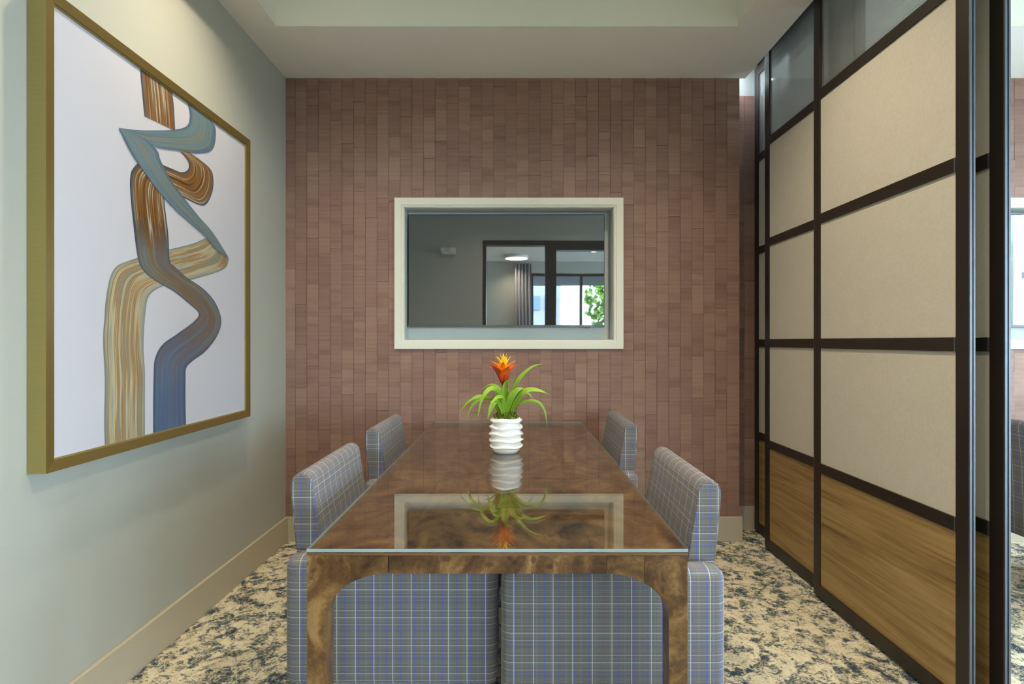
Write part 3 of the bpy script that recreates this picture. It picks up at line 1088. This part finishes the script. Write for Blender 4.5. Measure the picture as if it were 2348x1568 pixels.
def stroke(pairs, mat, layer, n=8, m=10):
    Ls = catmull([on_canvas(a) for a, b in pairs], n)
    Rs = catmull([on_canvas(b) for a, b in pairs], n)
    bm = bmesh.new()
    uvl = bm.loops.layers.uv.new('UVMap')
    rows = []
    v = 0.0
    prev = None
    x = CXP + 0.0004 + 0.0005 * layer
    for a, b in zip(Ls, Rs):
        mid = (a + b) / 2
        if prev is not None: v += (mid - prev).length
        prev = mid
        row = []
        for k in range(m + 1):
            q = a.lerp(b, k / m)
            q.y = min(max(q.y, CZ0 + 0.0005), CZ1 - 0.0005)
            row.append((bm.verts.new((x, q.x, q.y)), (k / m, v * 1.0)))
        rows.append(row)
    for r0, r1 in zip(rows[:-1], rows[1:]):
        for k in range(m):
            q = [r0[k], r0[k + 1], r1[k + 1], r1[k]]
            try: f = bm.faces.new([e[0] for e in q])
            except ValueError: continue
            for lp, e in zip(f.loops, q): lp[uvl].uv = e[1]
    me = bpy.data.meshes.new('brush_stroke')
    bm.to_mesh(me); bm.free()
    me.transform(Matrix.Translation(-Vector(art.location)))
    return link('brush_stroke', me, mat, canvas)


# stroke C: broad olive band, right corner to bottom left
stroke([((473, 545), (525, 594)), ((440, 559), (513, 617)), ((383, 573), (452, 638)), ((344, 582), (413, 647)), ((300, 596), (375, 656)), ((268, 610), (350, 669)),
        ((252, 637), (338, 687)), ((242, 690), (333, 721)), ((239, 732), (330, 759)), ((236, 782), (329, 805)), ((240, 866), (332, 851)), ((239, 940), (332, 920)), ((239, 985), (332, 965)), ((240, 1026), (332, 1004))], M['paint_tan'], 0)
# stroke E: hook, arch, long zigzag to the bottom
stroke([((430, 348), (413, 347)), ((456, 365), (424, 359)), ((482, 388), (432, 372)), ((489, 412), (432, 385)), ((485, 445), (425, 393)), ((466, 471), (412, 394)), ((421, 453), (392, 386)),
        ((392, 440), (366, 376)), ((380, 440), (330, 368)), ((377, 455), (306, 384)), ((378, 475), (298, 410)), ((381, 500), (300, 460)), ((386, 543), (308, 536)), ((389, 597), (316, 592)),
        ((400, 611), (328, 620)), ((428, 636), (355, 643)), ((467, 663), (398, 668)), ((494, 695), (434, 697)), ((507, 735), (455, 718)), ((497, 771), (444, 737)), ((471, 805), (405, 766)),
        ((443, 826), (372, 790)), ((427, 843), (355, 822)), ((425, 870), (352, 860)), ((425, 930), (351, 930)), ((426, 980), (351, 1000))], M['paint_mix'], 1)
stroke([((321, 140), (394, 190)), ((325, 205), (398, 245)), ((331, 266), (401, 300))], M['paint_brown'], 2)
# upper arch of E repeats in warm umber over it
stroke([((430, 348), (413, 347)), ((456, 365), (424, 359)), ((482, 388), (432, 372)), ((488, 412), (433, 386)), ((484, 445), (426, 394)), ((465, 470), (412, 395)), ((421, 452), (392, 387)),
        ((392, 439), (366, 377)), ((379, 441), (331, 369)), ((376, 455), (307, 385)), ((377, 475), (299, 410)), ((380, 500), (301, 460)), ((385, 543), (309, 536)), ((388, 590), (316, 588))], M['paint_brown'], 3)
# stroke B: slate blue curl, spike, diagonal
stroke([((430, 215), (485, 250)), ((435, 262), (494, 300)), ((428, 288), (487, 341)), ((400, 297), (455, 351)), ((350, 299), (400, 344)), ((312, 298), (356, 336)), ((271, 293), (272, 297))], M['paint_blue'], 4)
stroke([((271, 294), (273, 294)), ((281, 314), (330, 318)), ((297, 345), (359, 345)), ((314, 373), (366, 366)), ((337, 406), (380, 393)), ((363, 440), (398, 424)), ((402, 482), (424, 458)), ((440, 516), (456, 498)), ((474, 547), (488, 535)), ((490, 570), (524, 592))], M['paint_blue'], 5)

# ------------------------------------------------------------------ dining table
TY0, TY1 = 1.316, 3.412
TXL, TXR = -0.5035, 0.4180
TT = 0.7572            # top of the glass
tb = thing('dining_table', 'long burl wood dining table with a glass sheet on top', 'table', ((TXL + TXR) / 2, (TY0 + TY1) / 2, 0))
bm = bmesh.new()
bm_box(bm, TXL, TXR, TY0, TY1, TT - 0.008, TT)
me_g = from_bm('glass_sheet', bm, [M['glass_top'], M['glass_edge'], M['pane']], tb)
for p in me_g.data.polygons:
    p.material_index = (0 if p.normal.z > 0 else 2) if abs(p.normal.z) > 0.5 else 1
box('top_edge', TXL, TXR, TY0 + 0.001, TY1, TT - 0.0165, TT - 0.0105, M['edge_wood'], tb)
nx, ny = 4, 6
for i in range(nx):
    for j in range(ny):
        xa = TXL + (TXR - TXL) * i / nx; xb = TXL + (TXR - TXL) * (i + 1) / nx
        ya = TY0 + (TY1 - TY0) * j / ny; yb = TY0 + (TY1 - TY0) * (j + 1) / ny
        box('veneer_square', xa + .0002, xb - .0002, ya + .0012, yb - .0002, TT - 0.0105, TT - 0.0085, M['burl_top'], tb)
AZ0, AZ1 = 0.6965, TT - 0.0168       # apron
LW, LD = 0.0455, 0.058               # leg width / depth
ARX, ARZ = 0.150, 0.112
SPL = 0.105                          # veneer joint inside the bracket


def arc(cx, sgn, n=14):
    pts = []
    for k in range(n + 1):
        a = math.pi / 2 * k / n
        pts.append((cx + sgn * ARX * (1 - math.cos(a)), AZ0 - ARZ * (1 - math.sin(a))))
    return pts            # from the leg (low) to the apron (high)


for (yf, dy) in ((TY0 + 0.0015, 1), (TY1, -1)):
    for (xo, s) in ((TXL + 0.0005, 1), (TXR - 0.0005, -1)):
        A = arc(xo + s * LW, s)
        sx_ = xo + s * SPL
        lo = [p for p in A if (p[0] - sx_) * s < 0]
        hi = [p for p in A if (p[0] - sx_) * s >= 0]
        # height of the arc at the joint
        a, b = lo[-1], hi[0]
        zj = a[1] + (b[1] - a[1]) * (sx_ - a[0]) / (b[0] - a[0])
        leg_poly = [(xo, 0.0), (xo + s * LW, 0.0)] + lo + [(sx_, zj), (sx_, AZ1), (xo, AZ1)]
        y0, y1 = sorted((yf, yf + dy * LD))
        prism('leg', leg_poly, 'y', y0, y1, M['burl'], tb, 0.0008, 1)
        br_poly = [(sx_ + s * .0003, zj + .0003)] + hi + [(hi[-1][0], AZ1), (sx_ + s * .0003, AZ1)]
        prism('bracket', br_poly, 'y', y0, y1, M['burl'], tb, 0.0005, 1)
        # curved bracket under the long side
        Ay = []
        y_in = yf + dy * (LD + 0.0005)
        for k in range(13):
            q = math.pi / 2 * k / 12
            Ay.append((y_in + dy * ARX * (1 - math.cos(q)), AZ0 - ARZ * (1 - math.sin(q))))
        xa, xb = sorted((xo, xo + s * 0.04))
        prism('side_bracket', Ay + [(Ay[-1][0], AZ1), (y_in, AZ1)], 'x', xa, xb, M['burl'], tb)
a0, a1 = TXL + 0.0005 + LW + ARX, TXR - 0.0005 - LW - ARX
cuts = [a0 + 0.003, a0 + 0.126, a0 + 0.400, a1 - 0.0003]
for (yf, dy) in ((TY0 + 0.0015, 1), (TY1, -1)):
    for p, q in zip(cuts[:-1], cuts[1:]):
        box('apron_panel', p, q - 0.0002, yf, yf + dy * 0.03, AZ0, AZ1, M['burl'], tb)
for (xo, s) in ((TXL + 0.0005, 1), (TXR - 0.0005, -1)):
    yy0, yy1 = TY0 + 0.0015 + LD + ARX + 0.001, TY1 - LD - ARX - 0.001
    for k in range(5):
        box('side_apron', xo, xo + s * 0.03, yy0 + (yy1 - yy0) * k / 5, yy0 + (yy1 - yy0) * (k + 1) / 5 - .0003, AZ0, AZ1, M['burl'], tb)
box('under_top', TXL + 0.035, TXR - 0.035, TY0 + 0.035, TY1 - 0.035, AZ1 - 0.02, AZ1, M['burl'], tb)

# ------------------------------------------------------------------ chairs (local: faces +x, rear at -x)
CH_D, CH_W = 0.63, 0.70
ARM_Z, ARM_T = 0.62, 0.086


def uv_box_all(me, off=(0, 0)):
    if me.uv_layers: me.uv_layers.remove(me.uv_layers[0])
    box_uv(me)
    for d in me.uv_layers[0].data:
        d.uv = (d.uv[0] + off[0], d.uv[1] + off[1])


def make_chair():
    t = thing('armchair', 'x', 'chair')
    hx, hy = CH_D / 2, CH_W / 2
    for s in (-1, 1):
        o = box('armrest', -hx, hx, s * (hy - ARM_T), s * hy, 0.24, ARM_Z, M['plaid'], t, 0.03, 4)
    box('seat', -hx + 0.10, hx - 0.012, -hy + ARM_T + 0.002, hy - ARM_T - 0.002, 0.25, 0.455, M['plaid'], t, 0.035, 4)
    box('base', -hx + 0.16, hx - 0.16, -hy + 0.10, hy - 0.10, 0.0, 0.249, M['plaid'], t, 0.01, 2)
    # wedge backrest: profile in (x, z), extruded along y
    prof = [(-hx + 0.014, 0.245), (-hx + 0.006, 0.45), (-hx + 0.001, 0.62), (-hx - 0.010, 0.73), (-hx - 0.016, 0.80)]
    # rounded top
    cx, cz, r = -hx - 0.016 + 0.033, 0.815, 0.033
    for k in range(9):
        a = math.pi - math.pi * k / 8
        prof.append((cx + r * math.cos(a), cz + 0.035 * math.sin(a)))
    prof += [(-hx + 0.056, 0.77), (-hx + 0.072, 0.69), (-hx + 0.085, 0.60), (-hx + 0.092, 0.50), (-hx + 0.096, 0.40), (-hx + 0.096, 0.245)]
    yb = hy - ARM_T - 0.0015
    n = len(prof)
    arcl = [0.0]
    for i in range(1, n):
        arcl.append(arcl[-1] + (Vector(prof[i]) - Vector(prof[i - 1])).length)
    bm = bmesh.new()
    uvl = bm.loops.layers.uv.new('UVMap')
    cxm = sum(p[0] for p in prof) / n
    ys = [(-yb, 0.90), (-yb + 0.006, 0.97), (-yb + 0.016, 1.0), (0, 1.0), (yb - 0.016, 1.0), (yb - 0.006, 0.97), (yb, 0.90)]
    rows = []
    for (y, k) in ys:
        zc = 0.60
        rows.append([bm.verts.new((-hx + 0.045 + (p[0] + hx - 0.045) * (1 - (1 - k) * 0.9), y, p[1] - (1 - k) * 0.06 * max(0, (p[1] - 0.6) / 0.25))) for p in prof])
    for (ya, ra), (yb_, rb) in zip(zip(ys[:-1], rows[:-1]), zip(ys[1:], rows[1:])):
        for i in range(n):
            j = (i + 1) % n
            f = bm.faces.new((ra[i], ra[j], rb[j], rb[i]))
            for lp, (u, v) in zip(f.loops, ((ya[0], arcl[i]), (ya[0], arcl[j]), (yb_[0], arcl[j]), (yb_[0], arcl[i]))):
                lp[uvl].uv = (u, v)
    for r_ in (rows[0], rows[-1]):
        f = bm.faces.new(r_)
        for lp in f.loops: lp[uvl].uv = (lp.vert.co.x, lp.vert.co.z)
    back = from_bm('backrest', bm, M['plaid'], t, smooth=False, uv=False)
    for p in back.data.polygons: p.use_smooth = len(p.vertices) == 4
    for s in (0, -1):
        y, k = ys[1] if s == 0 else ys[-2]
        pts = []
        for p in prof[1:-1]:
            if p[1] > 0.5:
                pts.append((-hx + 0.045 + (p[0] + hx - 0.045) * 0.985, y, p[1] - 0.003 * max(0, (p[1] - 0.6) / 0.25)))
        bm = bmesh.new()
        tube_bm(bm, pts, 0.0022, 6)
        from_bm('piping', bm, M['plaid'], back, smooth=True)
    return t


def copy_tree(o, parent=None):
    c = o.copy()
    col.objects.link(c)
    c.parent = parent
    for ch in list(o.children):
        copy_tree(ch, c)
    return c


proto = make_chair()
G = 'plaid armchairs at the dining table'
spots = [(-0.680 + CH_D / 2, 1.600 + CH_W / 2, 0.0, 'grey plaid armchair on the left of the table, nearest the camera', G),
         (-0.690 + CH_D / 2, 2.475 + CH_W / 2, 0.0, 'grey plaid armchair on the left of the table, next to the back wall', G),
         (0.590 - CH_D / 2, 1.515 + CH_W / 2, math.pi, 'grey plaid armchair on the right of the table, nearest the camera', G),
         (0.600 - CH_D / 2, 2.640 + CH_W / 2, math.pi, 'grey plaid armchair on the right of the table, next to the back wall', G),
         (2.62 + CH_D / 2, 2.30 + CH_W / 2, 0.0, 'plaid armchair of the adjoining booth, seen from behind at the right edge', 'plaid armchairs of the adjoining booth')]
for i, (x, y, rz, lab, g) in enumerate(spots):
    o = proto if i == 0 else copy_tree(proto)
    o.location = (x, y, 0)
    o.rotation_euler = (0, 0, rz)
    tag(o, lab, 'chair', g)

# ------------------------------------------------------------------ potted bromeliad
PD = 2.475
pc = px(1160, 1043, 2.40)
PX, PY = (1160.5 - VX) * PD / F, PD
pot = thing('potted_bromeliad', 'orange-flowered bromeliad in a ribbed white ceramic pot on the table', 'potted plant', (PX, PY, TT + 0.0003))
S = PD / F
prof_r = [(0.0535, 0.0), (0.058, 0.008)]
hpot = 0.156
NR = 5
for k in range(61):
    z = 0.012 + (hpot - 0.012) * k / 60
    ph = (k / 60) * NR
    saw = 0.5 - 0.5 * math.cos(2 * math.pi * (ph - 0.05))
    env = 0.0625 + 0.0055 * math.sin(math.pi * min(1, max(0, (k / 60) * 1.15)))
    prof_r.append((env + 0.0115 * (saw ** 1.8), z))
prof_r += [(0.061, hpot - 0.001), (0.059, hpot - 0.02), (0.02, hpot - 0.022)]


def wavy(r, z, a):
    if z < 0.012 or r < 0.055: return (r, z)
    w = min(1.0, (z - 0.012) / 0.02)
    return (r * (1 + 0.015 * math.sin(3 * a + z * 40)), z + w * 0.0032 * math.sin(4 * a + z * 55) * (1 if z < hpot - 0.03 else 0.6))


lathe('pot', prof_r, M['ceramic'], pot, 64, (PX, PY, TT + 0.0003), wavy)
# moss mound
rm = random.Random(8)
ZR = TT + hpot
bm = bmesh.new()
for k in range(1500):
    r = 0.057 * math.sqrt(rm.random())
    a = rm.uniform(0, 6.283)
    c = Vector((PX + r * math.cos(a), PY + r * math.sin(a), ZR - 0.004 + 0.036 * (1 - (r / 0.06) ** 2) + rm.uniform(-0.004, 0.007)))
    d = Vector((rm.gauss(0, 1), rm.gauss(0, 1), rm.gauss(0.5, 1))).normalized() * rm.uniform(0.003, 0.007)
    e = d.cross(Vector((rm.gauss(0, 1), rm.gauss(0, 1), rm.gauss(0, 1)))).normalized() * 0.0024
    bm.faces.new([bm.verts.new(c + q) for q in (-d, e, d, -e)])
o = from_bm('moss', bm, M['moss'], pot)
o['kind'] = 'stuff'


def leaf(pts, w, name='leaf', mat=None, parent=None, fold=0.25, n=5, tipw=0.0, wp=0.45):
    """pts: (px, py, depth offset in m); w: widest full width in m"""
    ctrl = [px(p[0], p[1], PD + p[2]) for p in pts]
    c = catmull(ctrl, n)
    m = len(c)
    bm = bmesh.new()
    uvl = bm.loops.layers.uv.new('UVMap')
    rows = []
    for i, p in enumerate(c):
        t = i / (m - 1)
        tan = (c[min(i + 1, m - 1)] - c[max(i - 1, 0)]).normalized()
        # side vector: mostly across the view and horizontal
        up = Vector((0, -0.75, 0.65))
        side = tan.cross(up)
        if side.length < 0.05: side = tan.cross(Vector((0, -1, 0)))
        side.normalize()
        nrm = side.cross(tan).normalized()
        prof = (min(1, 0.55 + t / wp * 0.45) if t < wp else max(0.0, 1 - ((t - wp) / (1 - wp)) ** 1.8))
        hw = 0.5 * w * max(prof, 0.03)
        rows.append([(bm.verts.new(p + side * hw * k + nrm * (abs(k) - 0.5) * fold * hw * 1.2), ((k + 1) / 2, t)) for k in (-1, -0.5, 0, 0.5, 1)])
    for a, b in zip(rows[:-1], rows[1:]):
        for k in range(4):
            q = [a[k], a[k + 1], b[k + 1], b[k]]
            f = bm.faces.new([e[0] for e in q])
            for lp, e in zip(f.loops, q): lp[uvl].uv = e[1]
    o = from_bm(name, bm, mat or M['leaf'], parent or pot, smooth=True, uv=False)
    so = o.modifiers.new('thick', 'SOLIDIFY'); so.thickness = 0.0009
    return o


def Z(pts):          # points read off the enlarged detail of the plant
    return [(1000 + p[0] * 0.3187, 780 + p[1] * 0.3187, p[2]) for p in pts]


leaf(Z([(475, 560, 0.0), (440, 470, -0.01), (375, 415, -0.02), (300, 405, -0.03), (220, 455, -0.03), (160, 540, -0.03)]), 0.018)
leaf(Z([(478, 560, 0.02), (440, 470, 0.02), (380, 420, 0.0), (310, 425, -0.01), (250, 485, -0.02), (227, 566, -0.02)]), 0.021)
leaf(Z([(485, 555, -0.01), (475, 450, -0.02), (440, 365, -0.05), (385, 352, -0.07), (330, 425, -0.09), (297, 566, -0.10)]), 0.026)
leaf(Z([(485, 560, -0.02), (470, 490, -0.06), (430, 440, -0.09), (395, 490, -0.11), (369, 572, -0.12)]), 0.030)
leaf(Z([(500, 555, -0.02), (490, 470, -0.05), (470, 412, -0.08), (430, 418, -0.11), (398, 462, -0.13)]), 0.024)
leaf(Z([(490, 540, 0.03), (480, 420, 0.05), (450, 345, 0.08), (390, 320, 0.11), (320, 358, 0.13)]), 0.017)
leaf(Z([(525, 555, 0.02), (540, 420, 0.03), (570, 320, 0.04), (625, 245, 0.05), (695, 190, 0.05), (776, 167, 0.05)]), 0.020)
leaf(Z([(530, 560, -0.01), (560, 470, -0.03), (610, 390, -0.04), (670, 358, -0.05), (740, 362, -0.05), (811, 388, -0.05)]), 0.030)
leaf(Z([(498, 560, -0.02), (515, 480, -0.03), (545, 400, -0.04), (590, 355, -0.04), (632, 346, -0.03)]), 0.034)
leaf(Z([(520, 560, -0.01), (560, 490, -0.02), (620, 446, -0.03), (690, 437, -0.04), (745, 455, -0.04), (785, 520, -0.04), (796, 628, -0.04)]), 0.017)
leaf(Z([(530, 550, 0.03), (570, 450, 0.06), (620, 390, 0.08), (660, 382, 0.09), (702, 425, 0.10)]), 0.018)
leaf(Z([(515, 560, 0.0), (505, 470, -0.01), (495, 380, -0.02), (508, 310, -0.03), (553, 289, -0.05)]), 0.036, fold=0.5)
leaf(Z([(480, 560, -0.02), (455, 480, -0.03), (440, 400, -0.05), (428, 352, -0.07)]), 0.030)
leaf(Z([(465, 555, 0.01), (430, 480, 0.03), (385, 425, 0.06), (350, 412, 0.08)]), 0.014)

stem_pts = [px(1160, 962, PD), px(1158, 900, PD), px(1154, 865, PD)]
tube('stem', stem_pts, [0.011, 0.010, 0.012], M['stem'], pot, 10)
# flower head
fb = px(1154, 878, PD)
ft = 0.124


def bract(base_h, az, length, spread, w, mat, curl, rb=0.006):
    d = Vector((math.cos(az), math.sin(az), 0))
    pts = []
    for k in range(6):
        t = k / 5
        rad = rb + spread * (t ** 1.7) + curl * max(0, t - 0.7) ** 1.4
        h = base_h + length * t * (1 - 0.12 * t * (spread / 0.05))
        pts.append(fb + d * rad + Vector((0, 0, h)))
    c = catmull(pts, 3)
    m = len(c)
    side = Vector((-d.y, d.x, 0))
    bm = bmesh.new()
    uvl = bm.loops.layers.uv.new('UVMap')
    rows = []
    for i, p in enumerate(c):
        t = i / (m - 1)
        hw = w * 0.5 * (0.55 + 0.45 * min(1, t / 0.4)) * (1 if t < 0.45 else max(0.04, 1 - ((t - 0.45) / 0.55) ** 1.4))
        rows.append([(bm.verts.new(p + side * hw * k - d * (abs(k) ** 2) * hw * 0.0 - d * 0.35 * hw * k * k), ((k + 1) / 2, t)) for k in (-1, -0.5, 0, 0.5, 1)])
    for a, b in zip(rows[:-1], rows[1:]):
        for k in range(4):
            q = [a[k], a[k + 1], b[k + 1], b[k]]
            f = bm.faces.new([e[0] for e in q])
            for lp, e in zip(f.loops, q): lp[uvl].uv = e[1]
    o = from_bm('bract', bm, mat, pot, smooth=True, uv=False)
    so = o.modifiers.new('thick', 'SOLIDIFY'); so.thickness = 0.0012


for k in range(6):
    bract(0.0 + 0.006 * (k % 2), -math.pi / 2 + 0.35 + k * math.tau / 6, 0.092, 0.052, 0.050, M['bract_outer'], 0.10, 0.010)
for k in range(6):
    bract(0.018, -math.pi / 2 + k * math.tau / 6, 0.092, 0.044, 0.040, M['bract_mid'], 0.06, 0.009)
for k in range(5):
    bract(0.036, -math.pi / 2 + 0.5 + k * math.tau / 5, 0.090, 0.026, 0.030, M['bract_in'], 0.02, 0.006)
for k in range(4):
    bract(0.050, -math.pi / 2 + 0.1 + k * math.tau / 4, 0.086, 0.012, 0.018, M['bract_in'], 0.0, 0.003)
# pointed green-tipped bud at the left of the flower
leaf([(1154, 884, -0.004), (1146, 866, -0.012), (1136, 850, -0.016), (1125, 838, -0.018)], 0.013, 'bud', M['stem'], pot, fold=0.9)
